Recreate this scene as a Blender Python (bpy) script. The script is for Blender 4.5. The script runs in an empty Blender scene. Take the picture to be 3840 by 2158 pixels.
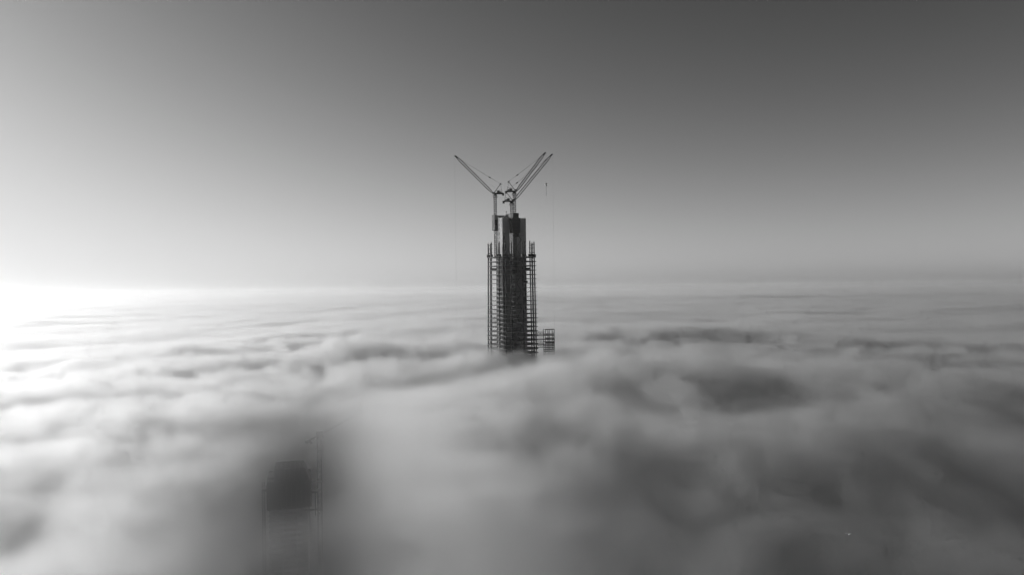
import bpy, bmesh, math, random
from mathutils import Vector, Matrix
random.seed(7)
sc = bpy.context.scene
R = math.radians

# ------------------------------------------------------------------ camera
CAMZ = 230.0
cam = bpy.data.cameras.new('camera')
camo = bpy.data.objects.new('camera', cam)
sc.collection.objects.link(camo)
cam.sensor_width = 36
cam.lens = 28
cam.clip_start = 1
cam.clip_end = 120000
camo.matrix_world = Matrix.Translation((0, 0, CAMZ)) @ Matrix.Rotation(R(90.1), 4, 'X') @ Matrix.Rotation(R(-0.7), 4, 'Z')
sc.camera = camo

# ------------------------------------------------------------------ sky, sun, exposure
SUN_AZ, SUN_EL = R(-68), R(12)            # azimuth from the view axis, towards the right
world = bpy.data.worlds.new('World')
sc.world = world
world.use_nodes = True
wt = world.node_tree
bg = wt.nodes['Background']
sky = wt.nodes.new('ShaderNodeTexSky')
sky.sky_type = 'NISHITA'
sky.sun_disc = False
sky.sun_elevation = SUN_EL
sky.sun_rotation = SUN_AZ
sky.altitude = 200
sky.air_density = 1.0
sky.dust_density = 1.0
sky.ozone_density = 1.0
sep = wt.nodes.new('ShaderNodeSeparateColor')      # black and white film behind a red filter
wt.links.new(sky.outputs[0], sep.inputs[0])
def wm(op, a, b):
    k = wt.nodes.new('ShaderNodeMath')
    k.operation = op
    for i, v in enumerate((a, b)):
        if isinstance(v, (int, float)): k.inputs[i].default_value = v
        else: wt.links.new(v, k.inputs[i])
    return k.outputs[0]
# film response of the black and white picture: contrast in the deep sky, soft shoulder in the glare
tone = wm('MULTIPLY', wm('POWER', wm('MULTIPLY', sep.outputs[0], 0.1), 2.1), 5.3)
tone = wm('DIVIDE', tone, wm('ADD', wm('DIVIDE', tone, 0.9), 1.0))
wt.links.new(wm('MULTIPLY', tone, 10.0), bg.inputs[0])
bg.inputs[1].default_value = 0.10
sun = bpy.data.lights.new('sun', 'SUN')
sun.energy = 4.9
sun.angle = R(0.5)
suno = bpy.data.objects.new('sun', sun)
sc.collection.objects.link(suno)
sd = Vector((math.sin(SUN_AZ) * math.cos(SUN_EL), math.cos(SUN_AZ) * math.cos(SUN_EL), math.sin(SUN_EL)))
suno.rotation_euler = sd.to_track_quat('Z', 'Y').to_euler()
suno.location = sd * 600 + Vector((0, 600, 200))
vs = sc.view_settings
vs.view_transform = 'Standard'
vs.look = 'None'
vs.gamma = 1
vs.exposure = 0.0
cy = sc.cycles
cy.use_denoising = True
cy.denoising_input_passes = 'RGB_ALBEDO_NORMAL'
cy.use_adaptive_sampling = True
cy.adaptive_threshold = 0.05
cy.adaptive_min_samples = 32
cy.sample_clamp_indirect = 1.6
cy.max_bounces = 12
cy.diffuse_bounces = 1
cy.glossy_bounces = 2
cy.transparent_max_bounces = 6
cy.volume_bounces = 9
cy.volume_step_rate = 4.0
cy.volume_max_steps = 400

# ------------------------------------------------------------------ materials
def mat(name, base, var=0.35, scale=0.6, rough=0.8, metal=0.0, bump=0.0, streak=False):
    m = bpy.data.materials.new(name)
    m.use_nodes = True
    t = m.node_tree
    b = t.nodes['Principled BSDF']
    b.inputs['Roughness'].default_value = rough
    b.inputs['Metallic'].default_value = metal
    tc = t.nodes.new('ShaderNodeTexCoord')
    mp = t.nodes.new('ShaderNodeMapping')
    mp.inputs['Scale'].default_value = (1, 1, 0.18 if streak else 1)
    nz = t.nodes.new('ShaderNodeTexNoise')
    nz.inputs['Scale'].default_value = scale
    nz.inputs['Detail'].default_value = 6
    nz.inputs['Roughness'].default_value = 0.62
    mr = t.nodes.new('ShaderNodeMapRange')
    mr.inputs[1].default_value = 0.3
    mr.inputs[2].default_value = 0.75
    mr.inputs[3].default_value = base * (1 - var)
    mr.inputs[4].default_value = base * (1 + var)
    t.links.new(tc.outputs['Object'], mp.inputs[0])
    t.links.new(mp.outputs[0], nz.inputs['Vector'])
    t.links.new(nz.outputs[0], mr.inputs[0])
    t.links.new(mr.outputs[0], b.inputs['Base Color'])
    if bump:
        bp = t.nodes.new('ShaderNodeBump')
        bp.inputs['Strength'].default_value = bump
        bp.inputs['Distance'].default_value = 0.05
        t.links.new(nz.outputs[0], bp.inputs['Height'])
        t.links.new(bp.outputs[0], b.inputs['Normal'])
    return m
M = dict(
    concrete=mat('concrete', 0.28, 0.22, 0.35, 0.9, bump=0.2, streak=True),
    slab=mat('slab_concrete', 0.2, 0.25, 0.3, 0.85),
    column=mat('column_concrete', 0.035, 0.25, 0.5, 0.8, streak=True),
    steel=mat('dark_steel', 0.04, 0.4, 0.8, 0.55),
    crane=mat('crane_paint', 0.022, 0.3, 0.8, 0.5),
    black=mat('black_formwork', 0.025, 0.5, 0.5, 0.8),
    net=mat('grey_mesh_screen', 0.17, 0.3, 1.2, 0.9),
    white=mat('white_paint', 0.75, 0.08, 1.0, 0.5),
    ground=mat('dark_city_ground', 0.04, 0.02, 0.01, 0.95),
    glass=None,
    chrome=mat('polished_steel', 0.85, 0.05, 1.0, 0.32, 1.0),
)
M['glass'] = mat('cab_glass', 0.05, 0.1, 1.0, 0.08)

# ------------------------------------------------------------------ mesh helpers
class MB:
    def __init__(s):
        s.v, s.f = [], []
    def quadbox(s, pts):
        n = len(s.v)
        s.v += [tuple(p) for p in pts]
        for f in ((0, 3, 2, 1), (4, 5, 6, 7), (0, 1, 5, 4), (1, 2, 6, 5), (2, 3, 7, 6), (3, 0, 4, 7)):
            s.f.append(tuple(n + i for i in f))
    def box(s, lo, hi, fr=None):
        (a, b, c), (d, e, g) = lo, hi
        p = [(a, b, c), (d, b, c), (d, e, c), (a, e, c), (a, b, g), (d, b, g), (d, e, g), (a, e, g)]
        s.quadbox([fr(*q) for q in p] if fr else p)
        return s
    def bar(s, p, q, w, h=None):
        p, q = Vector(p), Vector(q)
        h = h or w
        d = (q - p).normalized()
        up = Vector((0, 0, 1)) if abs(d.z) < 0.95 else Vector((0, 1, 0))
        x = d.cross(up).normalized() * w / 2
        y = x.cross(d).normalized() * h / 2
        s.quadbox([p - x - y, p + x - y, p + x + y, p - x + y, q - x - y, q + x - y, q + x + y, q - x + y])
        return s
    def tube(s, p, q, r0, r1=None, n=10):
        p, q = Vector(p), Vector(q)
        r1 = r0 if r1 is None else r1
        d = (q - p).normalized()
        up = Vector((0, 0, 1)) if abs(d.z) < 0.95 else Vector((0, 1, 0))
        x = d.cross(up).normalized()
        y = x.cross(d).normalized()
        k = len(s.v)
        for c, r in ((p, r0), (q, r1)):
            for i in range(n):
                a = 2 * math.pi * i / n
                s.v.append(tuple(c + x * r * math.cos(a) + y * r * math.sin(a)))
        for i in range(n):
            j = (i + 1) % n
            s.f.append((k + i, k + n + i, k + n + j, k + j))
        s.f.append(tuple(k + i for i in range(n)))
        s.f.append(tuple(k + n + i for i in reversed(range(n))))
        return s
    def prism(s, poly, z0, z1):
        k, n = len(s.v), len(poly)
        s.v += [(x, y, z0) for x, y in poly] + [(x, y, z1) for x, y in poly]
        for i in range(n):
            j = (i + 1) % n
            s.f.append((k + i, k + j, k + n + j, k + n + i))
        s.f.append(tuple(k + i for i in reversed(range(n))))
        s.f.append(tuple(k + n + i for i in range(n)))
        return s
    def lathe(s, prof, c=(0, 0, 0), n=12):
        k = len(s.v)
        for r, z in prof:
            for i in range(n):
                a = 2 * math.pi * i / n
                s.v.append((c[0] + r * math.cos(a), c[1] + r * math.sin(a), c[2] + z))
        for j in range(len(prof) - 1):
            for i in range(n):
                i2 = (i + 1) % n
                s.f.append((k + j * n + i, k + j * n + i2, k + (j + 1) * n + i2, k + (j + 1) * n + i))
        return s
    def mesh(s, name, m):
        me = bpy.data.meshes.new(name)
        me.from_pydata(s.v, [], s.f)
        me.materials.append(M[m])
        me.update()
        return me
    def build(s, name, m, parent=None, loc=(0, 0, 0)):
        return place(name, s.mesh(name, m), parent, loc)

def place(name, me, parent=None, loc=(0, 0, 0), rot=None):
    o = bpy.data.objects.new(name, me)
    sc.collection.objects.link(o)
    o.parent = parent
    o.location = loc
    if rot is not None:
        o.rotation_euler = rot
    return o
def tag(o, label=None, cat=None, group=None, kind=None):
    if label: o['label'] = label
    if cat: o['category'] = cat
    if group: o['group'] = group
    if kind: o['kind'] = kind
    return o
def thing(name, loc, label, cat, group=None, rz=0):
    o = place(name, None, None, loc)
    o.rotation_euler = (0, 0, rz)
    return tag(o, label, cat, group)

# ------------------------------------------------------------------ ground
g = MB()
g.v = [(-50000, -8000, 0), (50000, -8000, 0), (50000, 50000, 0), (-50000, 50000, 0)]
g.f = [(0, 1, 2, 3)]
tag(g.build('ground', 'ground'), kind='structure')

# ================================================================== MAIN TOWER
TY = 784.0
F = 4.262                              # storey height
ZTOP = 261.2                           # top of the highest floor plate
NS = 32                                # floor plates from the top down
tower = thing('unfinished_skyscraper', (0, TY, 0), 'tall unfinished concrete tower with open floors and bare core rising out of the fog', 'skyscraper')

def rad(z):
    return 23.1 + (ZTOP - z) * 0.0115
TH = R(28)
E1 = Vector((math.cos(TH), math.sin(TH)))
E2 = Vector((-math.sin(TH), math.cos(TH)))
C0 = Vector((-8.7, -9.0))              # near corner of the core
def cf(a, b, z):                       # core frame -> tower frame
    p = C0 + E1 * a + E2 * b
    return (p.x, p.y, z)
HOLE = [(.3, .3), (8.5, .3), (8.5, -6.2), (14.6, -6.2), (14.6, .3), (26, .3), (26, 13.7), (14.6, 13.7), (8.5, 12.2), (.3, 12.2)]

def slab_mesh(z, top):
    bm = bmesh.new()
    r = rad(z) + 0.9
    outer = []
    n = 72
    for i in range(n):
        a = 2 * math.pi * i / n
        rr = r * (1 + 0.012 * math.cos(4 * a + .6))
        outer.append(bm.verts.new((rr * math.cos(a), rr * math.sin(a), 0)))
    inner = [bm.verts.new(cf(a, b, 0)) for a, b in HOLE]
    es = [bm.edges.new((l[i], l[(i + 1) % len(l)])) for l in (outer, inner) for i in range(len(l))]
    bmesh.ops.triangle_fill(bm, use_beauty=True, use_dissolve=False, edges=es)
    bmesh.ops.recalc_face_normals(bm, faces=bm.faces[:])
    if bm.faces[0].normal.z < 0:
        bmesh.ops.reverse_faces(bm, faces=bm.faces[:])
    ex = bmesh.ops.extrude_face_region(bm, geom=bm.faces[:])
    for v in [e for e in ex['geom'] if isinstance(e, bmesh.types.BMVert)]:
        v.co.z += 0.42
    for v in bm.verts:
        v.co.z -= 0.42
    bmesh.ops.recalc_face_normals(bm, faces=bm.faces[:])
    me = bpy.data.meshes.new('floor_slab')
    bm.to_mesh(me)
    bm.free()
    me.materials.append(M['slab'])
    return me
for k in range(NS):
    z = ZTOP - F * k
    o = place('floor_slab', slab_mesh(z, k == 0), tower, (0, 0, z))
# columns, each with its bracket collars
ANG = [-82, -58, -31, -14.5, -1, 27, 50, 60, 72, 119, 145, 172, -162, -140, -114.5, -98]
STUB = [13.2, 13.6, 13.0, 13.9, 13.3, 13.4, 14.6, 13.0, 14.0, 13.6, 12.5, 13.4, 13.0, 12.3, 13.5, 11.5]
for a, st in zip(ANG, STUB):
    a = R(a)
    def cp(z, a=a):
        r = rad(z)
        return Vector((r * math.sin(a), -r * math.cos(a), z))
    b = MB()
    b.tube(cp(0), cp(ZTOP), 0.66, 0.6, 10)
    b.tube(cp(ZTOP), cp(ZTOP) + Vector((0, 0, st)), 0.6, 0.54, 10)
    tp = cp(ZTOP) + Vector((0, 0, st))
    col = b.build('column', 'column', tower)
    bb = MB()
    bb.tube(tp, tp + Vector((0, 0, .5)), 0.30, 0.26, 8)
    for i in range(5):
        t = 2 * math.pi * i / 5
        bb.bar(tp + Vector((.25 * math.cos(t), .25 * math.sin(t), 0)), tp + Vector((.2 * math.cos(t), .2 * math.sin(t), 1.3 + .5 * random.random())), .06)
    bb.build('starter_bars', 'steel', col)
    for h in (4.0, 8.4, 12.0):
        if h > st - .6:
            continue
        z = ZTOP + h
        c = cp(ZTOP) + Vector((0, 0, h))
        t = Vector((math.cos(a), math.sin(a), 0))
        n_ = Vector((-math.sin(a), math.cos(a), 0))
        cc = MB()
        cc.bar(c - t * 1.1, c + t * 1.1, .30, .42)
        cc.bar(c - n_ * .3, c + n_ * 1.3, .28, .4)
        cc.tube(c - Vector((0, 0, .3)), c + Vector((0, 0, .3)), .74, .74, 8)
        cc.build('bracket_collar', 'steel', col)
    # steel splice collars down the shaft
    for k in range(1, 24, 6):
        c = cp(ZTOP - F * k + 2.2)
        cc = MB()
        cc.tube(c, c + Vector((0, 0, .9)), .8, .8, 10)
        cc.build('splice_collar', 'steel', col)
    # column formwork crate at the top plate
    fw = MB()
    c = cp(ZTOP)
    s_ = random.uniform(1.05, 1.45)
    t = Vector((math.cos(a), math.sin(a), 0)) * s_
    n_ = Vector((-math.sin(a), math.cos(a), 0)) * s_
    for z0, z1, e in ((0.02, 2.1, 1.0), (2.1, 2.25, 1.12)):
        lo = [c + (-t - n_) * e, c + (t - n_) * e, c + (t + n_) * e, c + (-t + n_) * e]
        fw.quadbox([p + Vector((0, 0, z0)) for p in lo] + [p + Vector((0, 0, z1)) for p in lo])
    for s in (-1, 1):
        fw.bar(c + t * s * 1.06 - n_ * 1.06, c + t * s * 1.06 - n_ * 1.06 + Vector((0, 0, 2.9)), .1)
    fw.build('column_formwork', 'black', tower)

# core walls: each storey lift of each block is a piece
def wall(b, fr, L, z0, h, th, ops):
    """wall along a=0..L, thickness th inwards; ops = [(centre, width, sill, height)]"""
    x = 0.0
    for c, w, s, oh in sorted(ops):
        if c - w / 2 > x:
            b.box((x, 0, z0), (c - w / 2, th, z0 + h), fr)
        if s > 0.02:
            b.box((c - w / 2, 0, z0), (c + w / 2, th, z0 + s), fr)
        if s + oh < h - .02:
            b.box((c - w / 2, 0, z0 + s + oh), (c + w / 2, th, z0 + h), fr)
        x = c + w / 2
    b.box((x, 0, z0), (L, th, z0 + h), fr)
TH_W = 0.6
def block(a0, a1, bdep, z0, h, front, left, right, hh=None):
    b = MB()
    L = a1 - a0
    wall(b, lambda x, y, z: cf(a0 + x, y, z), L, z0, h, TH_W, front)
    wall(b, lambda x, y, z: cf(a0 + x, bdep - y, z), L, z0, h, TH_W, [])
    wall(b, lambda x, y, z: cf(a0 + y, TH_W + x, z), bdep - 2 * TH_W, z0, h, TH_W, left)
    wall(b, lambda x, y, z: cf(a1 - y, TH_W + x, z), bdep - 2 * TH_W, z0, h, TH_W, right)
    return b
NC = 40
for k in range(-9, NC - 9):
    z0 = ZTOP - F * (k + 1)
    if z0 + F > 300.8:
        continue
    h = F - 0.09
    # left block
    fr_ops, lf_ops = [], []
    if k > -7:
        fr_ops.append((1.5, 2.0, .6, 2.5))
    if k in (-3, -2, 1):
        fr_ops.append((6.2, 1.2, 1.6, 1.0))
    if k % 3 == 0:
        fr_ops.append((4.6, .35, 2.2, .35))
    lf_ops = [(5.8, 1.15, .6, 2.7), (9.3, 1.0, .6, 2.5)]
    if k < -7:
        lf_ops.append((1.6, .7, .6, 2.6))
    if k >= 0:
        lf_ops = [(2.2, .5, 1.6, .6), (5.8, 1.1, .5, 2.7), (9.2, 1.2, .5, 2.7)]
    b = block(0, 8.2, 12.5, z0, h, fr_ops, lf_ops, [(5, 1.2, .4, 2.6)] if k % 2 else [])
    o = b.build('core_wall_lift', 'concrete', tower)
    j = MB()
    j.box((.12, .12, z0 + h), (8.08, 12.38, z0 + F), cf)
    j.build('construction_joint', 'steel', o)
    # right block
    fr_ops = []
    if k % 3 != 1 or k > 2:
        if k > -5:
            fr_ops.append((10.6, 1.5, .6, 2.6))
    if k in (-6, -4, -1, 3, 8):
        fr_ops.append((3.4, .4, 2.0, .4))
    if k in (-7, -5):
        fr_ops.append((6.5, .4, 2.0, .4))
    b = block(14.3, 26.3, 14, z0, h, fr_ops, [(9, 1.4, .4, 2.6)] if k % 2 else [], [(4, 1.4, .5, 2.6), (9, 1.4, .5, 2.6)])
    o = b.build('core_wall_lift', 'concrete', tower)
    j = MB()
    j.box((14.42, .12, z0 + h), (26.18, 13.88, z0 + F), cf)
    j.build('construction_joint', 'steel', o)
ZC = ZTOP + F * 9                      # core top
# lower shaft hidden in the fog
b = MB()
b.box((0, 0, 0), (8.2, 12.5, ZTOP - F * (NC - 9)), cf)
b.box((14.3, 0, 0), (26.3, 14, ZTOP - F * (NC - 9)), cf)
b.build('core_shaft', 'concrete', tower)
# link beams between the two blocks, deep in the slot
for k in range(0, 26):
    z0 = ZTOP - F * k
    MB().box((8.25, 8.2, z0 - .7), (14.25, 9.0, z0 - .05), cf).build('link_beam', 'concrete', tower)
# roof slabs and little things at the top of the core
MB().box((.7, .7, ZC - .5), (7.5, 11.8, ZC - .1), cf).build('core_deck', 'slab', tower)
MB().box((15, .7, ZC - .5), (25.6, 13.3, ZC - .1), cf).build('core_deck', 'slab', tower)
# zigzag steel braces between the slot and the right hand column
for i, k in enumerate(range(-6, 26, 2)):
    z0, z1 = ZTOP - F * k, ZTOP - F * (k + 2)
    pa, pb = (14.8, -.9), (20, -.9)
    if i % 2:
        pa, pb = pb, pa
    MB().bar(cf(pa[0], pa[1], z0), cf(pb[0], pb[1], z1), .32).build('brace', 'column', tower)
# raking braces in the slot
for i, k in enumerate(range(2, 26)):
    z0, z1 = ZTOP - F * k - .4, ZTOP - F * (k + 1)
    pa, pb = (8.4, 4.6), (14.1, 4.6)
    if i % 2:
        pa, pb = pb, pa
    MB().bar(cf(pa[0], pa[1], z0), cf(pb[0], pb[1], z1), .28).build('slot_brace', 'steel', tower)
# light steel beams over the mast opening, every third floor
for k in range(2, 24, 3):
    z0 = ZTOP - F * k
    b = MB()
    b.bar(cf(8.4, -6.4, z0 + .2), cf(16, -6.4, z0 + .2), .3, .5)
    b.bar(cf(8.4, -3.0, z0 - .9), cf(16, -3.0, z0 - .9), .2, .3)
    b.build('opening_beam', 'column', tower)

# climbing formwork round the crane masts: black frame with ledges
def formwork(lo, hi, step, mname, name, ribs=True):
    (a0, b0, z0), (a1, b1, z1) = lo, hi
    b = MB()
    b.box((a0, b0, z0), (a1, b0 + .25, z1), cf)
    b.box((a0, b0 + .25, z0), (a0 + .25, b1, z1), cf)
    b.box((a1 - .25, b0 + .25, z0), (a1, b1, z1), cf)
    o = b.build(name, mname, tower)
    z = z0
    while z < z1 - .3:
        c = MB()
        c.box((a0 - .35, b0 - .45, z), (a1 + .35, b0 - .002, z + .14), cf)
        c.bar(cf(a0 - .3, b0 - .42, z + 1.1), cf(a1 + .3, b0 - .42, z + 1.1), .05)
        c.build('walkway_ledge', 'steel', o)
        z += step
    if ribs:
        x = a0 + .5
        c = MB()
        while x < a1:
            c.bar(cf(x, b0 - .12, z0), cf(x, b0 - .12, z1), .14)
            x += 1.0
        c.build('soldier_beams', 'steel', o)
    return o
formwork((7.6, -6.8, ZC - 15.5), (16.2, -.7, ZC - .4), 3.6, 'black', 'climbing_formwork')
formwork((8.6, -6.4, ZC - .4), (14.8, -.7, ZC + 4.2), 3.0, 'black', 'climbing_formwork')
formwork((14, -1.6, ZC - 18.5), (17.6, -.12, ZC - 12.5), 3.0, 'black', 'climbing_formwork', False)
# perforated screen panels round the far left corner
for i, (b0, b1) in enumerate(((11.4, 14.2), (14.25, 17.0))):
    for j in range(6):
        z0 = ZC - 11.8 + j * 2.6
        s = MB().box((-2.6, b0, z0), (-2.42, b1 - .06, z0 + 2.52), cf).build('screen_panel', 'net', tower)
        fr_ = MB()
        for zz in (z0 + .1, z0 + 2.4):
            fr_.bar(cf(-2.68, b0, zz), cf(-2.68, b1 - .06, zz), .1)
        for bb_ in (b0 + .08, (b0 + b1) / 2, b1 - .14):
            fr_.bar(cf(-2.68, bb_, z0), cf(-2.68, bb_, z0 + 2.52), .1)
        fr_.build('panel_frame', 'slab', s)
for j in range(6):
    z0 = ZC - 11.8 + j * 2.6
    for a0 in (-2.4,):
        MB().box((a0, 11.2, z0), (a0 + 2.42, 11.36, z0 + 2.52), cf).build('screen_panel', 'black' if j in (2, 3) else 'net', tower)  # black panels stand for dark openings, their shade put into the colour
    MB().box((-2.4, 11.5, z0 - .08), (.2, 14.8, z0 + .02), cf).build('scaffold_deck', 'steel', tower)
# scaffold uprights between screen and core
for a0, b0 in ((-2.2, 11.6), (-.2, 12.8), (-2.2, 14.4), (-.2, 14.4)):
    MB().bar(cf(a0, b0, ZC - 12.5), cf(a0, b0, ZC + 3.4), .16).build('scaffold_upright', 'steel', tower)
# safety nets and rails along the top of the left block
for (p, q, h0, h1) in (((-.2, 11.8), (8.9, 11.9), 3.0, 3.4), ((9.0, 11.9), (9.2, 1.0), 3.2, 4.8), ((-.1, 6.2), (-.1, 11.6), 1.0, 1.4)):
    pa, pb = Vector(p), Vector(q)
    n = 5
    for i in range(n):
        u0, u1 = i / n, (i + 1) / n - .02
        x0, x1 = pa.lerp(pb, u0), pa.lerp(pb, u1)
        ha, hb = h0 + (h1 - h0) * u0, h0 + (h1 - h0) * u1
        d_ = (pb - pa).normalized()
        nn = Vector((-d_.y, d_.x)) * .04
        b = MB()
        b.quadbox([cf(*(x0 - nn), ZC + .3), cf(*(x1 - nn), ZC + .3), cf(*(x1 + nn), ZC + .3), cf(*(x0 + nn), ZC + .3),
                   cf(*(x0 - nn), ZC + ha), cf(*(x1 - nn), ZC + hb), cf(*(x1 + nn), ZC + hb), cf(*(x0 + nn), ZC + ha)])
        b.build('safety_net', 'net', tower)
        MB().bar(cf(*x0, ZC - .2), cf(*x0, ZC + max(ha, hb) + .5), .1).build('net_post', 'steel', tower)
# front and left edge clutter: rebar starters, short props and a rail
b = MB()
for i in range(46):
    a_ = random.uniform(.2, 8.6)
    b.bar(cf(a_, .3, ZC - .1), cf(a_ + random.uniform(-.1, .1), .3, ZC + random.uniform(.5, 1.7)), .07)
for i in range(40):
    b_ = random.uniform(.2, 11.6)
    b.bar(cf(.3, b_, ZC - .1), cf(.3, b_, ZC + random.uniform(.4, 1.2)), .07)
b.build('starter_bars', 'steel', tower)
b = MB()
for i in range(6):
    b.bar(cf(25.9, .3 + i * 2, ZC - .1), cf(25.9, .3 + i * 2, ZC + 1.6), .07)
for h in (.8, 1.6):
    b.bar(cf(25.9, .3, ZC + h), cf(25.9, 12, ZC + h), .06)
b.build('guard_rail', 'steel', tower)
for a_, b_, w_ in ((3.0, 3, 1.4), (6.4, 5, 1.1), (5, 9, 1.8)):
    MB().box((a_, b_, ZC - .1), (a_ + w_, b_ + w_, ZC + 1.0), cf).build('roof_hatch', 'white' if w_ < 1.2 else 'concrete', tower)
# ladder tower on the left block
b = MB()
lad = [(8.0, 7.0), (8.6, 7.0), (8.6, 7.6), (8.0, 7.6)]
for a_, b_ in lad:
    b.bar(cf(a_, b_, ZC - .2), cf(a_, b_, ZC + 7.2), .1)
for i in range(14):
    z = ZC + .3 + i * .5
    for u in range(4):
        b.bar(cf(*lad[u], z), cf(*lad[(u + 1) % 4], z), .06)
b.build('ladder_mast', 'steel', tower)
# slim hoist mast down the left face with its white bracket
b = MB()
hm = [(-1.4, 10.6), (-.6, 10.6), (-.6, 11.4), (-1.4, 11.4)]
z0, z1 = ZTOP + .4, ZC - 12.2
for a_, b_ in hm:
    b.bar(cf(a_, b_, z0), cf(a_, b_, z1), .12)
i = 0
z = z0
while z < z1 - 1:
    for u in range(4):
        b.bar(cf(*hm[u], z), cf(*hm[(u + 1) % 4], z + 1.0), .08)
    z += 1.0
b.build('hoist_mast', 'crane', tower)
b = MB()
b.bar(cf(-.8, 11, ZTOP + .3), cf(-2.2, 11, ZTOP + 3.0), .35)
b.bar(cf(-2.2, 11, ZTOP + 3.0), cf(0, 11, ZTOP + 3.4), .35)
b.bar(cf(-1, 11, z1), cf(-3.4, 11, z1 - 2.4), .22)
b.bar(cf(-3.4, 11, z1 - 2.4), cf(-1, 11, z1 - 5.2), .22)
b.build('hoist_bracket', 'white', tower)

# building materials lying on the plates (each can be lifted away)
def pallet(x, y, k, sx, sy, sz, label, m='black', rows=2):
    z = ZTOP - F * k
    t = thing('material_stack', (x, TY + y, z), label, 'materials', 'stacks of building materials on the tower floors')
    for i in (-1, 1):
        MB().box((i * sx * .35 - .15, -sy / 2, 0), (i * sx * .35 + .15, sy / 2, .18)).build('bearer', 'column', t)
    hh = sz / rows
    for r_ in range(rows):
        e = random.uniform(0, .25)
        MB().box((-sx / 2 + e, -sy / 2 + e * .5, .182 + r_ * hh), (sx / 2 - e * .6, sy / 2, .16 + (r_ + 1) * hh)).build('bundle', m, t)
pallet(-17.5, -12.5, 3, 5.8, 2.2, 1.6, 'long dark stack of materials on a left floor of the tower below its top plate')
pallet(15.5, -10, 3, 4.6, 2.2, 1.9, 'dark stack of materials on a right floor of the tower below its top plate')
pallet(13, -17, 6, 4.4, 2.0, 1.8, 'low dark stack on the front right floor of the tower, halfway between plates')
pallet(-3, -21.2, 0, 3.0, 1.6, 1.6, 'small pale stack on the front edge of the highest floor plate', 'column')

# ================================================================== CRANES
def lattice(b, base, w, h0, h1, panels, wt_=.16, wb=.09):
    """square lattice along local z from h0 to h1"""
    cs = [(-w / 2, -w / 2), (w / 2, -w / 2), (w / 2, w / 2), (-w / 2, w / 2)]
    for x, y in cs:
        b.bar((base[0] + x, base[1] + y, h0), (base[0] + x, base[1] + y, h1), wt_)
    st = (h1 - h0) / panels
    for i in range(panels):
        z0, z1 = h0 + i * st, h0 + (i + 1) * st
        for u in range(4):
            p, q = cs[u], cs[(u + 1) % 4]
            if i % 2: p, q = q, p
            b.bar((base[0] + p[0], base[1] + p[1], z0), (base[0] + q[0], base[1] + q[1], z1), wb)
            b.bar((base[0] + cs[u][0], base[1] + cs[u][1], z1 - .05), (base[0] + cs[(u + 1) % 4][0], base[1] + cs[(u + 1) % 4][1], z1 - .05), wb)
MS = MB()
lattice(MS, (0, 0), 2.6, 0, 3.9, 2, .5, .2)
for i in range(8):                                  # caged ladder inside the mast section
    MS.bar((-.4, -.3, .25 + i * .5), (.4, -.3, .25 + i * .5), .07)
MS.bar((-.4, -.3, 0), (-.4, -.3, 3.9), .09)
MS.bar((.4, -.3, 0), (.4, -.3, 3.9), .09)
MS.box((-1.2, -1.2, 3.84), (-.1, 1.2, 3.88))
MAST_ME = MS.mesh('mast_section', 'crane')

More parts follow.
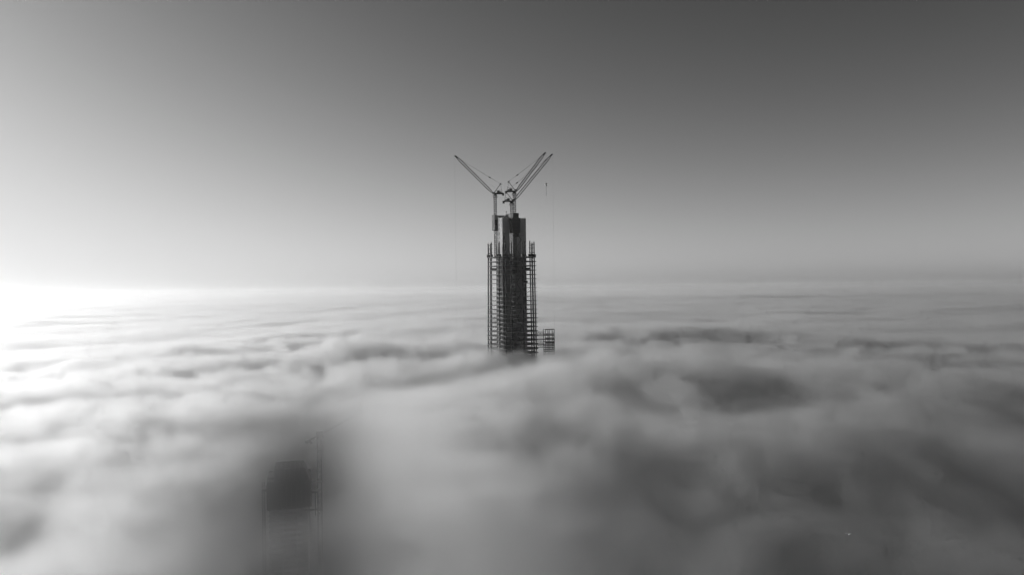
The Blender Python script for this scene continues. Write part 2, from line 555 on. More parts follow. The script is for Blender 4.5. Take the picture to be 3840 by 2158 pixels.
def luffing_crane(x, y, zbase, zslew, yaw, ang, jl, label, rope_end, hook=None):
    """crane with its jib along local +x raised by ang; zslew is the height of the slewing ring"""
    t = thing('luffing_crane', (x, TY + y, zbase), label, 'crane', 'luffing cranes on top of the unfinished tower', yaw)
    H = zslew - zbase
    n = int(round(H / 3.9))
    for i in range(n):
        o = place('mast_section', MAST_ME, t, (0, 0, H - 3.9 * (i + 1)))
    ring = MB().lathe([(.2, -.1), (1.9, -.1), (1.9, .25), (1.55, .25), (1.55, .9), (1.9, .9), (1.9, 1.3), (.2, 1.3)], (0, 0, H), 16)
    for u in range(4):
        sx, sy = ((-1, -1), (1, -1), (1, 1), (-1, 1))[u]
        ring.bar((1.25 * sx, 1.25 * sy, H - 1.6), (1.9 * sx, 1.9 * sy, H + .1), .2)
    ring.build('slewing_ring', 'crane', t)
    pl = MB()
    pl.box((-2.4, -2.4, H - 1.75), (2.4, 2.4, H - 1.62))
    for a_, b_ in (((-2.4, -2.4), (2.4, -2.4)), ((2.4, -2.4), (2.4, 2.4)), ((2.4, 2.4), (-2.4, 2.4)), ((-2.4, 2.4), (-2.4, -2.4))):
        pl.bar((*a_, H - .6), (*b_, H - .6), .06)
        pl.bar((*a_, H - 1.62), (*a_, H - .6), .06)
    pl.build('service_platform', 'steel', t)
    D = H + 1.3
    deck = MB()
    deck.box((-7.6, -1.7, D), (1.9, -1.15, D + 1.0))
    deck.box((-7.6, 1.15, D), (1.9, 1.7, D + 1.0))
    for xx in (-7.4, -5, -2.5, 0, 1.6):
        deck.box((xx, -1.148, D + .1), (xx + .3, 1.148, D + .8))
    deck.box((-7.5, -1.9, D + 1.002), (1.7, 1.9, D + 1.08))
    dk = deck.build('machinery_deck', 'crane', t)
    r_ = MB()
    for s in (-1, 1):
        for h_ in (1.6, 2.1):
            r_.bar((-7.5, s * 1.86, D + h_), (1.6, s * 1.86, D + h_), .05)
        for xx in range(-7, 2, 2):
            r_.bar((xx, s * 1.86, D + 1.08), (xx, s * 1.86, D + 2.1), .05)
    r_.build('hand_rail', 'steel', dk)
    MB().box((-4.7, -1.2, D + 1.09), (-1.9, 1.2, D + 2.9)).box((-4.3, -.9, D + 2.9), (-2.6, .9, D + 3.3)).build('engine_house', 'crane', t)
    w_ = MB()
    w_.tube((-5.6, -1.0, D + 1.75), (-5.6, 1.0, D + 1.75), .6, .6, 12)
    w_.tube((-5.6, -1.15, D + 1.75), (-5.6, -1.0, D + 1.75), .8, .8, 12).tube((-5.6, 1.0, D + 1.75), (-5.6, 1.15, D + 1.75), .8, .8, 12)
    w_.build('winch_drum', 'steel', t)
    c_ = MB()
    for i in range(4):
        c_.box((-8.9 + i * .5, -1.6, D - 1.5 + .1 * (i % 2)), (-8.46 + i * .5, 1.6, D + 1.0 - .001 * i))
    c_.build('counterweight', 'black', t)
    sg = MB().box((-6.6, -1.98, D + .05), (-2.2, -1.91, D + .98)).build('side_panel', 'net', t)
    cab = MB()
    cab.box((.6, -3.2, D + .2), (2.8, -1.72, D + 2.3))
    cb = cab.build('cab', 'net', t)
    MB().box((2.802, -3.05, D + 1.0), (2.83, -1.9, D + 2.15)).box((.9, -3.232, D + 1.0), (2.6, -3.202, D + 2.15)).build('cab_window', 'glass', cb)
    # A-frame
    AP = Vector((-5.4, 0, D + 10.0))
    af = MB()
    for s in (-1, 1):
        af.bar((1.2, s * 1.4, D + 1), AP + Vector((0, s * .5, 0)), .34)
        af.bar((-7.0, s * 1.4, D + 1), AP + Vector((0, s * .5, 0)), .22)
        af.bar((-.6, s * 1.15, D + 3.4), (-6.4, s * 1.1, D + 4.2), .12)
    af.bar(AP + Vector((0, -.9, 0)), AP + Vector((0, .9, 0)), .4)
    af.bar((-1.3, -.95, D + 4.6), (-1.3, .95, D + 4.6), .16)
    af.bar((-3.2, -.8, D + 7), (-3.2, .8, D + 7), .16)
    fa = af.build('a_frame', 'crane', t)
    hp = MB()
    hp.box((AP.x - 1.3, -1.1, AP.z - .6), (AP.x + 1.3, 1.1, AP.z - .5))
    for s in (-1, 1):
        for u in (-1, 1):
            hp.bar((AP.x + 1.3 * s, 1.1 * u, AP.z - .5), (AP.x + 1.3 * s, 1.1 * u, AP.z + .5), .06)
        hp.bar((AP.x - 1.3, 1.1 * s, AP.z + .5), (AP.x + 1.3, 1.1 * s, AP.z + .5), .05)
    for s in (-.35, .35):
        hp.tube((AP.x, s - .08, AP.z + .25), (AP.x, s + .08, AP.z + .25), .55, .55, 12)
    hp.build('head_platform', 'steel', fa)
    # jib, lying along +x in its own frame, then raised
    J = place('jib', None, t, (2.1, 0, D + .9))
    J.rotation_euler = (0, -ang, 0)
    w, hgt = 2.0, 2.2
    npan = 9
    st = jl / npan
    def sec(u):                                     # half width and half depth along the jib
        k = min(1.0, .25 + u / (st * 1.1)) if u < st else min(1.0, .3 + (jl - u) / (st * 1.4))
        return w / 2 * max(k, .35), hgt / 2 * k
    def section(i):
        b = MB()
        sub = 2
        for s in range(sub):
            u0, u1 = (i + s / sub) * st, (i + (s + 1) / sub) * st
            (a0, c0), (a1, c1) = sec(u0), sec(u1)
            P0 = [(u0, -a0, -c0), (u0, a0, -c0), (u0, a0, c0), (u0, -a0, c0)]
            P1 = [(u1, -a1, -c1), (u1, a1, -c1), (u1, a1, c1), (u1, -a1, c1)]
            for q in range(4):
                b.bar(P0[q], P1[q], .44)
                r2 = (q + 1) % 4
                b.bar(P0[q], P1[r2], .13)
                b.bar(P1[q], P1[r2], .15)
        b.box(((i + .9) * st, -sec((i + .9) * st)[0], -.0), ((i + .98) * st, sec((i + .9) * st)[0], .06))
        return b
    mid = None
    for i in range(npan):
        if 2 <= i <= 5:                             # alike sections share one mesh
            if mid is None:
                mid = MB()
                b = section(2)
                b.v = [(v[0] - 2 * st, v[1], v[2]) for v in b.v]
                mid = b.mesh('jib_section', 'crane')
            place('jib_section', mid, J, (i * st, 0, 0))
        else:
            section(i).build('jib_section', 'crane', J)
    hd = MB()
    hd.box((jl - 2.6, -.75, -.55), (jl - .2, -.45, .75)).box((jl - 2.6, .45, -.55), (jl - .2, .75, .75))
    hd.box((jl - 2.4, -.44, .2), (jl - .6, .44, .7)).box((jl - 1.2, -.44, -.5), (jl - .7, .44, .1))
    for s in (-.25, .25):
        hd.tube((jl, s - .1, -.1), (jl, s + .1, -.1), .72, .72, 14)
    hd.bar((jl - .6, -.6, .4), (jl + .9, -.6, -.1), .1).bar((jl + .9, -.6, -.1), (jl + .9, .6, -.1), .1).bar((jl - .6, .6, .4), (jl + .9, .6, -.1), .1)
    hd.bar((jl + .9, 0, -.1), (jl + .4, 0, -1.4), .1)
    hd.build('jib_head', 'black', J)
    for u in (.13, .24, .48, .75, .86):
        b = MB()
        b.box((u * jl, -1.25, hgt / 2 - .1), (u * jl + .8, 1.25, hgt / 2 + .02))
        for s in (-1, 1):
            b.bar((u * jl + .4, 1.2 * s, hgt / 2), (u * jl + .4, 1.2 * s, hgt / 2 + 1.0), .1)
        b.bar((u * jl + .4, -1.2, hgt / 2 + 1), (u * jl + .4, 1.2, hgt / 2 + 1), .1)
        b.build('rest_platform', 'black', J)
    ca, sa = math.cos(ang), math.sin(ang)
    def jp(u, v=0.0, s=0.0):
        return Vector((2.1 + u * ca - v * sa, s, D + .9 + u * sa + v * ca))
    # pendants and luffing ropes
    anchor = jp(jl * .885, hgt / 2)
    blk = AP.lerp(anchor, .27)
    for s in (-.5, .5):
        MB().bar(blk + Vector((0, s * .7, 0)), anchor + Vector((0, s, 0)), .10).build('pendant_bar', 'crane', t)
    for s in (-.45, -.15, .15, .45):
        MB().bar(AP + Vector((0, s, .3 + abs(s) * .5)), blk + Vector((0, s, 0)), .055).build('luffing_rope', 'steel', t)
    pb = MB()
    dv = (anchor - blk).normalized()
    pb.bar(blk - dv * .9, blk + dv * 1.0, 1.3, .9)
    pb.bar(blk.lerp(anchor, .2) - dv * .5, blk.lerp(anchor, .2) + dv * .5, 1.1, .3)
    pb.bar(blk.lerp(anchor, .5) - dv * .5, blk.lerp(anchor, .5) + dv * .5, 1.1, .25)
    pb.build('pendant_block', 'black', t)
    # thin hoist rope down the jib and over the head
    tip = jp(jl, -.1) + Vector((.75, 0, 0))
    MB().bar(Vector((-5.6, 0, D + 2.2)), jp(jl * .5, hgt / 2 + .5), .05).bar(jp(jl * .5, hgt / 2 + .5), jp(jl - .3, .6), .05).build('hoist_line', 'steel', t)
    hk = tip.z - (rope_end - zbase)
    for s in (-.18, .18):
        MB().bar(tip + Vector((0, s, 0)), Vector((tip.x, s, rope_end - zbase)), .05).build('hoist_rope', 'steel', t)
    e = Vector((tip.x, 0, rope_end - zbase))
    b = MB()
    b.lathe([(.05, .1), (.8, -.2), (1.15, -.9), (1.15, -1.7), (.6, -2.5), (.05, -2.7)], e, 12)
    kb = b.build('hook_block', 'chrome' if hook else 'steel', t)
    for p_ in kb.data.polygons:
        p_.use_smooth = True
    b = MB()
    b.bar(e + Vector((0, 0, -2.5)), e + Vector((0, 0, -3.4)), .25)
    b.bar(e + Vector((0, 0, -3.4)), e + Vector((.4, 0, -3.8)), .2)
    b.bar(e + Vector((.4, 0, -3.8)), e + Vector((.5, 0, -3.2)), .2)
    b.build('hook', 'steel', kb)
    if hook:
        MB().bar(e + Vector((0, 0, -3.6)), e + Vector((0, 0, -hook)), .22).build('sling_chain', 'steel', kb)
    return t
PX = 0.2625
def wx(p): return (p - 1921) * PX
def wz(p): return CAMZ + (1085 - p) * PX
luffing_crane(wx(1861.5), 6.5, ZTOP + .5, wz(731), R(180), R(45.5), 52.5, 'lone crane on the left corner of the tower, its boom raised to the left', 120)
luffing_crane(wx(1934), -5.3, ZTOP - 16, wz(729), R(0), R(52.5), 46.5, 'upper of the two right cranes, with a bright hook hanging below its boom', wz(693), 12.5)
luffing_crane(wx(1923.5), -1.2, ZTOP - 16, wz(764), R(0), R(50.0), 59, 'lower of the two right cranes, with the longest boom reaching farthest right', 120)

# ================================================================== ANNEX STEEL FRAME AND WALKWAYS
annex = thing('steel_frame_annex', (35.4, TY - 4, 0), 'small dark open steel frame standing right of the tower in the fog', 'steel frame')
AX = [-5.2, -3.4, -1.1, .8, 3.2, 5.2]
zt = wz(1238)
for i, x in enumerate(AX):
    for yy in ((-3.5, 3.5) if i not in (1, 3) else (3.5,)):
        MB().bar((x + (.3 if yy > 0 else 0), yy, 60), (x + (.3 if yy > 0 else 0), yy, zt + (.5 if i in (0, 2, 4) else 0)), .5).build('post', 'steel', annex)
lev = [zt, wz(1255), wz(1259.5), wz(1270.5), wz(1275), wz(1284), wz(1288), wz(1293), wz(1299), wz(1306), wz(1313), wz(1320), wz(1330), wz(1342), wz(1356), wz(1370)]
for i, z in enumerate(lev):
    x0 = -3.6 if i in (0, 3, 6) else -5.2
    MB().bar((x0, -3.5, z), (5.4, -3.5, z), .4, .5).build('beam', 'steel', annex)
    MB().bar((x0 + .2, 3.5, z), (5.4, 3.5, z), .4, .5).build('beam', 'steel', annex)
    for x in (x0 + .2, 5.2):
        MB().bar((x, -3.3, z), (x, 3.3, z), .35, .45).build('beam', 'steel', annex)
b = MB()
z = 140
while z < wz(1248):
    for x in (-.4, 4.2):
        b.bar((x - .7, 0, z), (x + .7, 0, z + 1.2), .14).bar((x + .7, 0, z + 1.2), (x - .7, 0, z + 1.2), .14)
    z += 1.2
for x in (-1.1, .3, 3.5, 4.9):
    b.bar((x, 0, 140), (x, 0, wz(1248)), .16)
b.build('inner_stair_mast', 'steel', annex)
# lattice walkways to the tower
def walkway(z, h, label):
    t = thing('lattice_walkway', (26.6, TY - 5, z), label, 'walkway', 'steel walkways between tower and annex')
    L = 7.0
    x0 = -3.4
    for s in (-1, 1):
        MB().bar((x0, s, 0), (x0 + L, s, 0), .3).build('bottom_chord', 'steel', t)
        MB().bar((x0, s, h), (x0 + L, s, h), .22).build('top_chord', 'steel', t)
        n = 6
        for i in range(n):
            a_, b_ = x0 + L * i / n, x0 + L * (i + 1) / n
            MB().bar((a_, s, 0) if i % 2 else (a_, s, h), (b_, s, h) if i % 2 else (b_, s, 0), .14).build('diagonal', 'steel', t)
    MB().box((x0, -.95, -.02), (x0 + L, .95, .1)).build('deck', 'steel', t)
walkway(wz(1254.5), 2.0, 'topmost lattice walkway from the tower to the small steel frame')
walkway(wz(1261), .9, 'shallow second walkway from the top between tower and small steel frame')
walkway(wz(1276), .9, 'third walkway from the top between tower and small steel frame')
walkway(wz(1288), 2.0, 'deep lattice walkway, fourth from the top, beside the small steel frame')
walkway(wz(1294), .8, 'fifth walkway from the top, just above the fog by the small steel frame')
walkway(wz(1304), 2.0, 'lowest visible lattice walkway fading into fog by the small steel frame')

# ================================================================== GHOST TOWER IN THE FOG
GY = 540.0
GP = GY / 2987
def gx(p): return (p - 1920) * GP
def gz(p): return CAMZ - (p - 1085) * GP
GR = R(-18)
ghost = thing('fogbound_tower', (gx(1078), GY, 0), 'ghostly unfinished tower with dark formwork top, half hidden in the lower left fog', 'skyscraper', None, -GR * 0 + R(14))
ZG = gz(1735)
hw, hd_ = 13.2, 12.0
for k in range(26):
    z = ZG - 27 - 3.62 * k
    if z < 2: break
    o = MB().box((-hw, -hd_, z - .4), (hw, hd_, z)).build('floor_slab', 'concrete', ghost)
    MB().box((-hw - .12, -hd_ - .12, z + .002), (-hw * .05, -hd_ + .25, z + .3)).build('edge_upstand', 'slab', o)
for x in (-hw + .9, -4.4, 4.4, hw - .9):
    for y in (-hd_ + .9, hd_ - .9):
        MB().bar((x, y, 0), (x, y, ZG - 12), .95).build('column', 'concrete', ghost)
MB().box((-7, -5, 0), (8, 8, ZG - 4)).build('core', 'concrete', ghost)
# formwork screens stepping up to an uneven top
def screen(x0, x1, y0, y1, z0, z1, n):
    for i in range(n):
        a_, b_ = x0 + (x1 - x0) * i / n, x0 + (x1 - x0) * (i + 1) / n
        MB().box((a_ + .04, y0, z0 + random.uniform(-.5, .5)), (b_ - .04, y1, z1 + random.uniform(-.25, .35))).build('screen_panel', 'black', ghost)
screen(-hw - .9, hw + .6, -hd_ - 1.1, -hd_ - .7, ZG - 26, ZG - 8, 9)
screen(-9, 9.5, -hd_ + .6, -hd_ + 1.0, ZG - 10, ZG, 6)
for z0, z1, y0, y1 in ((ZG - 26, ZG - 8, -hd_, hd_), ):
    for xx in (-hw - 1.3, hw + .7):
        for i in range(7):
            a_ = y0 + (y1 - y0) * i / 7
            MB().box((xx, a_, z0), (xx + .4, a_ + (y1 - y0) / 7 - .08, z1 + random.uniform(-1, 0))).build('screen_panel', 'black', ghost)
screen(-hw - .9, hw + .6, hd_ + .7, hd_ + 1.1, ZG - 26, ZG - 6, 9)
screen(-9, 9.5, hd_ - 3, hd_ - 2.6, ZG - 10, ZG + .5, 6)
for xx in (-9.4, 9.5):
    MB().box((xx, -hd_ + 1.1, ZG - 10), (xx + .4, hd_ - 3.1, ZG)).build('screen_panel', 'black', ghost)
q = MB()
q.quadbox([(9.92, -hd_ + 1.2, ZG - 9), (13.2, -hd_ + 1.2, ZG - 9), (13.2, hd_ - 3, ZG - 9), (9.92, hd_ - 3, ZG - 9),
           (9.92, -hd_ + 1.2, ZG - .6), (10.4, -hd_ + 1.2, ZG - .6), (10.4, hd_ - 3, ZG - .6), (9.92, hd_ - 3, ZG - .6)])
q.build('sloping_screen', 'black', ghost)
MB().box((-13.8, -11, ZG - 6.4), (-9.5, 4, ZG - 5.2)).build('work_platform', 'black', ghost)
MB().box((-9.1, -hd_ + 1.1, ZG - 10), (9.4, hd_ - 3.1, ZG - 9.4)).build('work_platform', 'black', ghost)
MB().box((-17.2, -10, ZG - 14.6), (-hw - 1.0, -5, ZG - 12.8)).build('side_platform', 'black', ghost)
MB().box((hw + 1.2, -9, ZG - 18.0), (hw + 4.6, -4, ZG - 16.6)).build('side_platform', 'black', ghost)
for xx in (hw + 3.5,):
    MB().bar((xx, -6, ZG - 34), (xx, -6, ZG - 17), .7).build('platform_hanger', 'black', ghost)
b = MB()
for i in range(14):
    xx = -8 + i * 1.25
    b.bar((xx, -hd_ + 1.5, ZG - .5), (xx, -hd_ + 1.5, ZG + random.uniform(.8, 2.4)), .14)
b.bar((-1, -8, ZG), (6, -8, ZG + 3.4), .35)
b.build('rebar_and_pipes', 'steel', ghost)
# hoist mast on its left side
hs = thing('hoist_mast', (gx(986), GY - 4, 0), 'faint tall lattice hoist mast along the left side of the fogbound tower', 'hoist mast')
HS = MB()
lattice(HS, (0, 0), 1.6, 0, 6, 4, .22, .12)
hme = HS.mesh('mast_section', 'crane')
for i in range(int((gz(1760)) / 6)):
    place('mast_section', hme, hs, (0, 0, 6 * i))
# its tower crane
gc = thing('tower_crane', (gx(1185.5), GY + 3, 0), 'faint tower crane beside the fogbound tower, its long boom rising to the right', 'crane', None, R(22))
zs = gz(1640)
for i in range(int(zs / 3.9) - 8):
    place('mast_section', MAST_ME, gc, (0, 0, zs - 3.9 * (i + 1)))
b = MB().lathe([(.2, -.1), (1.7, -.1), (1.7, 1.6), (.2, 1.6)], (0, 0, zs), 12)
b.build('slewing_ring', 'black', gc)
MB().box((-2.0, -2.0, zs - 8.2), (2.0, 2.0, zs - 7.6)).build('collar_platform', 'black', gc)
UP = R(25)
b = MB()
n = 22
for i in range(n):
    u0, u1 = i * 2.0, (i + 1) * 2.0
    k0, k1 = 1 - .5 * u0 / 44, 1 - .5 * u1 / 44
    P0 = [(u0, -.7 * k0, -.4), (u0, .7 * k0, -.4), (u0, 0, 1.1 * k0)]
    P1 = [(u1, -.7 * k1, -.4), (u1, .7 * k1, -.4), (u1, 0, 1.1 * k1)]
    for c in range(3):
        b.bar(P0[c], P1[c], .24)
        b.bar(P0[c], P1[(c + 1) % 3], .13)
jb = b.build('jib', 'crane', gc, (0, 0, zs + 2.2))
jb.rotation_euler = (0, -UP, 0)
cj = MB()
cj.box((-9.0, -.9, -.3), (.5, -.5, .5)).box((-9.0, .5, -.3), (.5, .9, .5))
for xx in (-8, -6, -4, -2):
    cj.box((xx, -.498, -.2), (xx + .3, .498, .3))
cjo = cj.build('counter_jib', 'crane', gc, (0, 0, zs + 2.2))
cjo.rotation_euler = (0, -UP, 0)
cw = MB()
cw.box((-9.4, -1.3, -1.2), (-7.6, 1.3, .9)).box((-7.4, -1.1, -2.6), (-6.2, 1.1, -.302)).box((-10.2, -.8, -.2), (-9.402, .8, .6))
c2 = cw.build('counterweight', 'black', gc, (0, 0, zs + 2.2))
c2.rotation_euler = (0, -UP, 0)
MB().box((-1.6, -1.2, zs + 1.6), (2.4, 1.2, zs + 4.6)).box((.8, -2.6, zs + .9), (2.6, -1.21, zs + 2.9)).build('cab', 'black', gc)
for dz in (gz(1802) - zs, gz(1906) - zs):
    MB().bar((-1, -.9, zs + dz), (-10.5, -3.5, zs + dz + 1.4), .7).bar((-1, .9, zs + dz), (-10.5, 1, zs + dz - .6), .7).bar((-6, -2.2, zs + dz + .7), (-6, 0, zs + dz), .4).box((-1.9, -1.9, zs + dz - .6), (1.9, 1.9, zs + dz + .6)).build('tie_collar', 'black', gc)
MB().bar((20, 0, zs + 11.0), (20, 0, zs - 6), .08).build('hoist_rope', 'steel', gc)

# ================================================================== BIRD
bd = 90.0
bx, bz = (3170.5 - 1920) / 2987 * bd, CAMZ - (2005 - 1069) / 2987 * bd
bird = thing('bird', (bx, bd, bz), 'tiny bright white bird flying over the dark fog at lower right', 'bird', None, R(70))
bird.scale = (.7, .7, .7)
b = MB()
prof = [(-.30, .02, .01), (-.2, .05, .03), (-.05, .075, .06), (.1, .065, .055), (.18, .035, .035), (.24, .042, .042), (.29, .015, .015), (.33, .004, .004)]
n = 8
for x, ry, rz_ in prof:
    for i in range(n):
        t = 2 * math.pi * i / n
        b.v.append((x, ry * math.cos(t), rz_ * math.sin(t) + .01))
for j in range(len(prof) - 1):
    for i in range(n):
        b.f.append((j * n + i, j * n + (i + 1) % n, (j + 1) * n + (i + 1) % n, (j + 1) * n + i))
bb = b.build('body', 'white', bird)
for s in (-1, 1):
    w = MB()
    pts = [(.08, .05, .03, .2), (.12, .25, .13, .17), (.04, .45, .10, .12), (-.10, .62, .03, .02)]
    for x, y, z, c in pts:
        w.v += [(x, s * y, z), (x - c, s * y, z), (x - c * .4, s * y, z + .018)]
    for j in range(3):
        for u in range(3):
            w.f.append((j * 3 + u, j * 3 + (u + 1) % 3, j * 3 + 3 + (u + 1) % 3, j * 3 + 3 + u))
    w.build('wing', 'white', bird)
t_ = MB()
t_.quadbox([(-.28, -.02, .01), (-.28, .02, .01), (-.42, .07, .01), (-.42, -.07, .01), (-.28, -.02, .022), (-.28, .02, .022), (-.42, .07, .02), (-.42, -.07, .02)])
t_.build('tail', 'white', bird)

# ================================================================== FOG
FOG_D = 0.12
fm = bpy.data.materials.new('fog')
fm.use_nodes = True
ft = fm.node_tree
ft.nodes.clear()
fo = ft.nodes.new('ShaderNodeOutputMaterial')
pv = ft.nodes.new('ShaderNodeVolumePrincipled')
ft.links.new(pv.outputs[0], fo.inputs['Volume'])
pv.inputs['Color'].default_value = (.98, .98, .98, 1)
pv.inputs['Density'].default_value = 1.0
pv.inputs['Anisotropy'].default_value = 0.83

# long billows and hollows of the fog top: x, y, height, half length, half width, direction
SEED = (12330.0, 26190.0, 693.0)                 # shifts the noise of the fog
BILLOWS = [
    (30, 540, 18, 165, 58, 51), (178, 640, 6, 60, 50, 0), (260, 560, 10, 160, 90, 0), (-50, 620, -18, 130, 45, 51), (150, 700, -10, 90, 60, 10), (230, 760, -6, 130, 60, 10),
    (-170, 900, 10, 220, 70, 8), (-200, 1450, 12, 300, 110, 5), (10, 400, 8, 110, 60, 20), (125, 265, -8, 110, 70, 0),
    (90, 335, 8, 40, 70, 80), (-330, 520, 8, 200, 110, 25), (320, 620, 8, 220, 50, 5), (320, 745, -8, 230, 45, 5),
    (380, 1250, 10, 350, 110, 0), (-450, 1120, 10, 330, 110, 12), (-250, 1850, 12, 420, 150, 5), (0, 750, 9, 85, 50, 0),
    (-105, 550, 8, 60, 45, 30), (-200, 380, 8, 120, 110, 25), (-420, 640, 10, 160, 80, 15),
]
# thin spots in the fog where the city shows darkly through: x, y, z, radii, how thin
THIN = [(-121, 440, 120, 50, 130, 100, .97), (-95, 350, 150, 37, 85, 65, .95), (-82, 300, 146, 34, 120, 75, .975),
        (-52, 195, 170, 26, 95, 62, .97), (-146, 520, 112, 30, 55, 75, .68), (-122, 480, 142, 30, 75, 40, .6),
        (200, 260, 130, 130, 130, 65, .75), (40, 230, 135, 110, 90, 55, .6), (300, 480, 120, 120, 120, 60, .5)]
BOXES = [((-850, -150, 30), (950, 1500, 214), (560, 510, 58)),
         ((-4200, -1500, 50), (4200, 6500, 214), (420, 400, 22)),
         ((-42000, -6000, 60), (42000, 46000, 214), (380, 236, 7))]
def fog_volume(idx, name):
    lo, hi, res = BOXES[idx]
    ng = bpy.data.node_groups.new(name, 'GeometryNodeTree')
    ng.interface.new_socket('Geometry', in_out='OUTPUT', socket_type='NodeSocketGeometry')
    n, L = ng.nodes, ng.links
    out = n.new('NodeGroupOutput')
    vc = n.new('GeometryNodeVolumeCube')
    sm = n.new('GeometryNodeSetMaterial')
    sm.inputs['Material'].default_value = fm
    vc.inputs['Min'].default_value = lo
    vc.inputs['Max'].default_value = hi
    for a, r in zip('XYZ', res):
        vc.inputs['Resolution ' + a].default_value = r
    L.new(vc.outputs[0], sm.inputs[0])
    L.new(sm.outputs[0], out.inputs[0])
    pos = n.new('GeometryNodeInputPosition').outputs[0]
    sx = n.new('ShaderNodeSeparateXYZ')
    L.new(pos, sx.inputs[0])
    sh = n.new('ShaderNodeVectorMath')
    sh.inputs[1].default_value = SEED
    L.new(pos, sh.inputs[0])
    pos = sh.outputs[0]
    X, Y, Z = sx.outputs
    def m(op, a, b=None, c=None):
        k = n.new('ShaderNodeMath')
        k.operation = op
        for i, v in enumerate((a, b, c)):
            if v is None: continue
            if isinstance(v, (int, float)): k.inputs[i].default_value = v
            else: L.new(v, k.inputs[i])
        return k.outputs[0]
    def noise(scale, detail, vec, rough=.5, dist=0.0):
        k = n.new('ShaderNodeTexNoise')
        k.inputs['Scale'].default_value = scale
        k.inputs['Detail'].default_value = detail
        k.inputs['Roughness'].default_value = rough
        k.inputs['Distortion'].default_value = dist
        L.new(vec, k.inputs['Vector'])
        return k.outputs[0]
    def ramp(v, a, b, lo_, hi_):
        k = n.new('ShaderNodeMapRange')
        k.interpolation_type = 'SMOOTHSTEP'
        L.new(v, k.inputs[0])
        for i, q in zip((1, 2, 3, 4), (a, b, lo_, hi_)):
            k.inputs[i].default_value = q
        return k.outputs[0]
    def mapped(sc_, rz):
        k = n.new('ShaderNodeVectorMath')
        k.operation = 'MULTIPLY'
        k.inputs[1].default_value = sc_
        if rz:
            r = n.new('ShaderNodeVectorRotate')
            r.rotation_type = 'Z_AXIS'
            r.inputs['Angle'].default_value = rz
            L.new(pos, r.inputs['Vector'])
            L.new(r.outputs[0], k.inputs[0])
        else:
            L.new(pos, k.inputs[0])
        return k.outputs[0]
    # height of the fog top: swell, long streets of billow, placed ridges and hollows
    H = m('MULTIPLY_ADD', noise(1 / 420, 2, mapped((1, 1, 0), 0)), 22, 161 - 11)
    H = m('ADD', H, m('MULTIPLY_ADD', noise(1 / (190 if idx == 0 else 420), 2, mapped((.55, 1.3, 0), R(-28)), .5, .6), *((28, -14) if idx == 0 else (26, -13))))
    if idx == 2:
        H = m('ADD', H, m('MULTIPLY_ADD', noise(1 / 2600, 3, mapped((.6, 1, 0), 0), .55), 46, -26))
    if idx < 2:
        for bx_, by_, amp, la, lb, rot in BILLOWS:
            c, s = math.cos(R(rot)), math.sin(R(rot))
            dx, dy = m('SUBTRACT', X, bx_), m('SUBTRACT', Y, by_)
            u = m('MULTIPLY_ADD', dx, c / la, m('MULTIPLY', dy, s / la))
            v = m('MULTIPLY_ADD', dx, -s / lb, m('MULTIPLY', dy, c / lb))
            q = m('MULTIPLY_ADD', u, u, m('MULTIPLY', v, v))
            H = m('MULTIPLY_ADD', m('POWER', math.e, m('MULTIPLY', q, -1.0)), amp, H)
    # one broad arch: the fog leans towards the sun on the left and falls away to the right
    ax = m('MULTIPLY_ADD', X, 1 / 460, 10 / 460)
    H = m('MULTIPLY_ADD', m('POWER', math.e, m('MULTIPLY', m('MULTIPLY', ax, ax), -1.0)), 26, m('SUBTRACT', H, 22))
    d = m('SUBTRACT', H, Z)
    if idx < 2:
        # round puffs and torn wisps
        d = m('ADD', d, m('MULTIPLY_ADD', noise(1 / (80 if idx == 0 else 260), 5 if idx == 0 else 4, mapped((1, 1, 1.4), 0), .6, .6), *((38, -21) if idx == 0 else (42, -23))))
    if idx == 0:
        d = m('ADD', d, m('MULTIPLY_ADD', noise(1 / 27, 3, mapped((1, 1, 1.2), 0), .6, .8), 34, -17))
    if idx == 0:
        d = m('ADD', d, m('MULTIPLY_ADD', noise(1 / 12, 2, mapped((1, 1, 1), 0), .6, .6), 14, -7))
    dens = ramp(d, 0, 12 if idx == 0 else 26, 0, FOG_D)
    dens = m('MULTIPLY', dens, ramp(d, 11, 58, 1.0, .12))
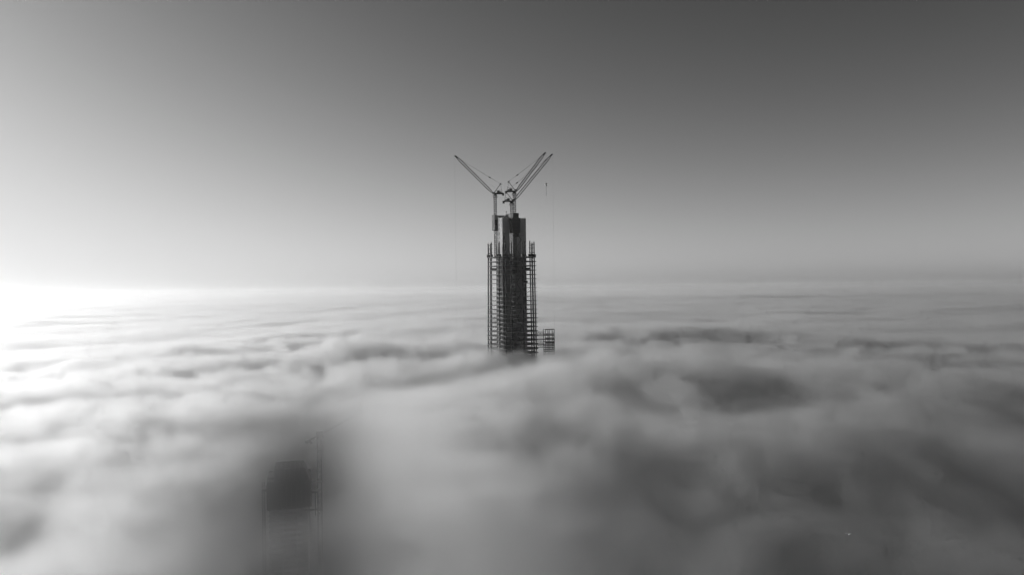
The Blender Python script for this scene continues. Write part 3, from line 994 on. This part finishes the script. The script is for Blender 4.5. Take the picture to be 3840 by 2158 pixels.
    if idx == 0:
        for tx, ty, tz, rx, ry, rz_, am in THIN:
            q = None
            for v, c, r in ((X, tx, rx), (Y, ty, ry), (Z, tz, rz_)):
                e = m('MULTIPLY_ADD', v, 1 / r, -c / r)
                e = m('MULTIPLY', e, e)
                q = e if q is None else m('ADD', q, e)
            dens = m('MULTIPLY', dens, m('SUBTRACT', 1.0, m('MULTIPLY', m('POWER', math.e, m('MULTIPLY', q, -1.0)), am)))
    if idx == 0:
        dens = m('MULTIPLY', dens, ramp(Y, 130, 420, .55, 1.0))
    # soft hand-over between the three volumes
    def inside(box, soft):
        (x0, y0, _), (x1, y1, _) = box[0], box[1]
        k = None
        for v, a, b in ((X, x0, x0 + soft), (X, x1, x1 - soft), (Y, y0, y0 + soft), (Y, y1, y1 - soft)):
            r = ramp(v, min(a, b), max(a, b), 0 if a < b else 1, 1 if a < b else 0)
            k = r if k is None else m('MULTIPLY', k, r)
        return k
    SOFT = (140, 900, 6000)
    if idx < 2:
        dens = m('MULTIPLY', dens, inside(BOXES[idx], SOFT[idx]))
    if idx > 0:
        dens = m('MULTIPLY', dens, m('SUBTRACT', 1.0, inside(BOXES[idx - 1], SOFT[idx - 1])))
    L.new(dens, vc.inputs['Density'])
    me = bpy.data.meshes.new(name)
    ob = bpy.data.objects.new(name, me)
    sc.collection.objects.link(ob)
    md = ob.modifiers.new('fog', 'NODES')
    md.node_group = ng
    return ob
tag(fog_volume(0, 'fog'), 'sea of pale rolling fog around the tower', 'fog', kind='stuff')
tag(fog_volume(1, 'fog'), 'rolling fog stretching away behind the tower', 'fog', kind='stuff')
tag(fog_volume(2, 'fog'), 'far flat fog reaching to the horizon', 'fog', kind='stuff')

# ================================================================== HAZE
hz = MB().box((-47000, -7900, -1), (47000, 47000, 372))
hm_ = bpy.data.materials.new('haze')
hm_.use_nodes = True
ht = hm_.node_tree
ht.nodes.clear()
ho = ht.nodes.new('ShaderNodeOutputMaterial')
hp_ = ht.nodes.new('ShaderNodeVolumePrincipled')
hp_.inputs['Color'].default_value = (.95, .95, .95, 1)
hp_.inputs['Density'].default_value = 0.000038
hp_.inputs['Anisotropy'].default_value = 0.6
ht.links.new(hp_.outputs[0], ho.inputs['Volume'])
M['haze'] = hm_
tag(hz.build('haze', 'haze'), kind='stuff')
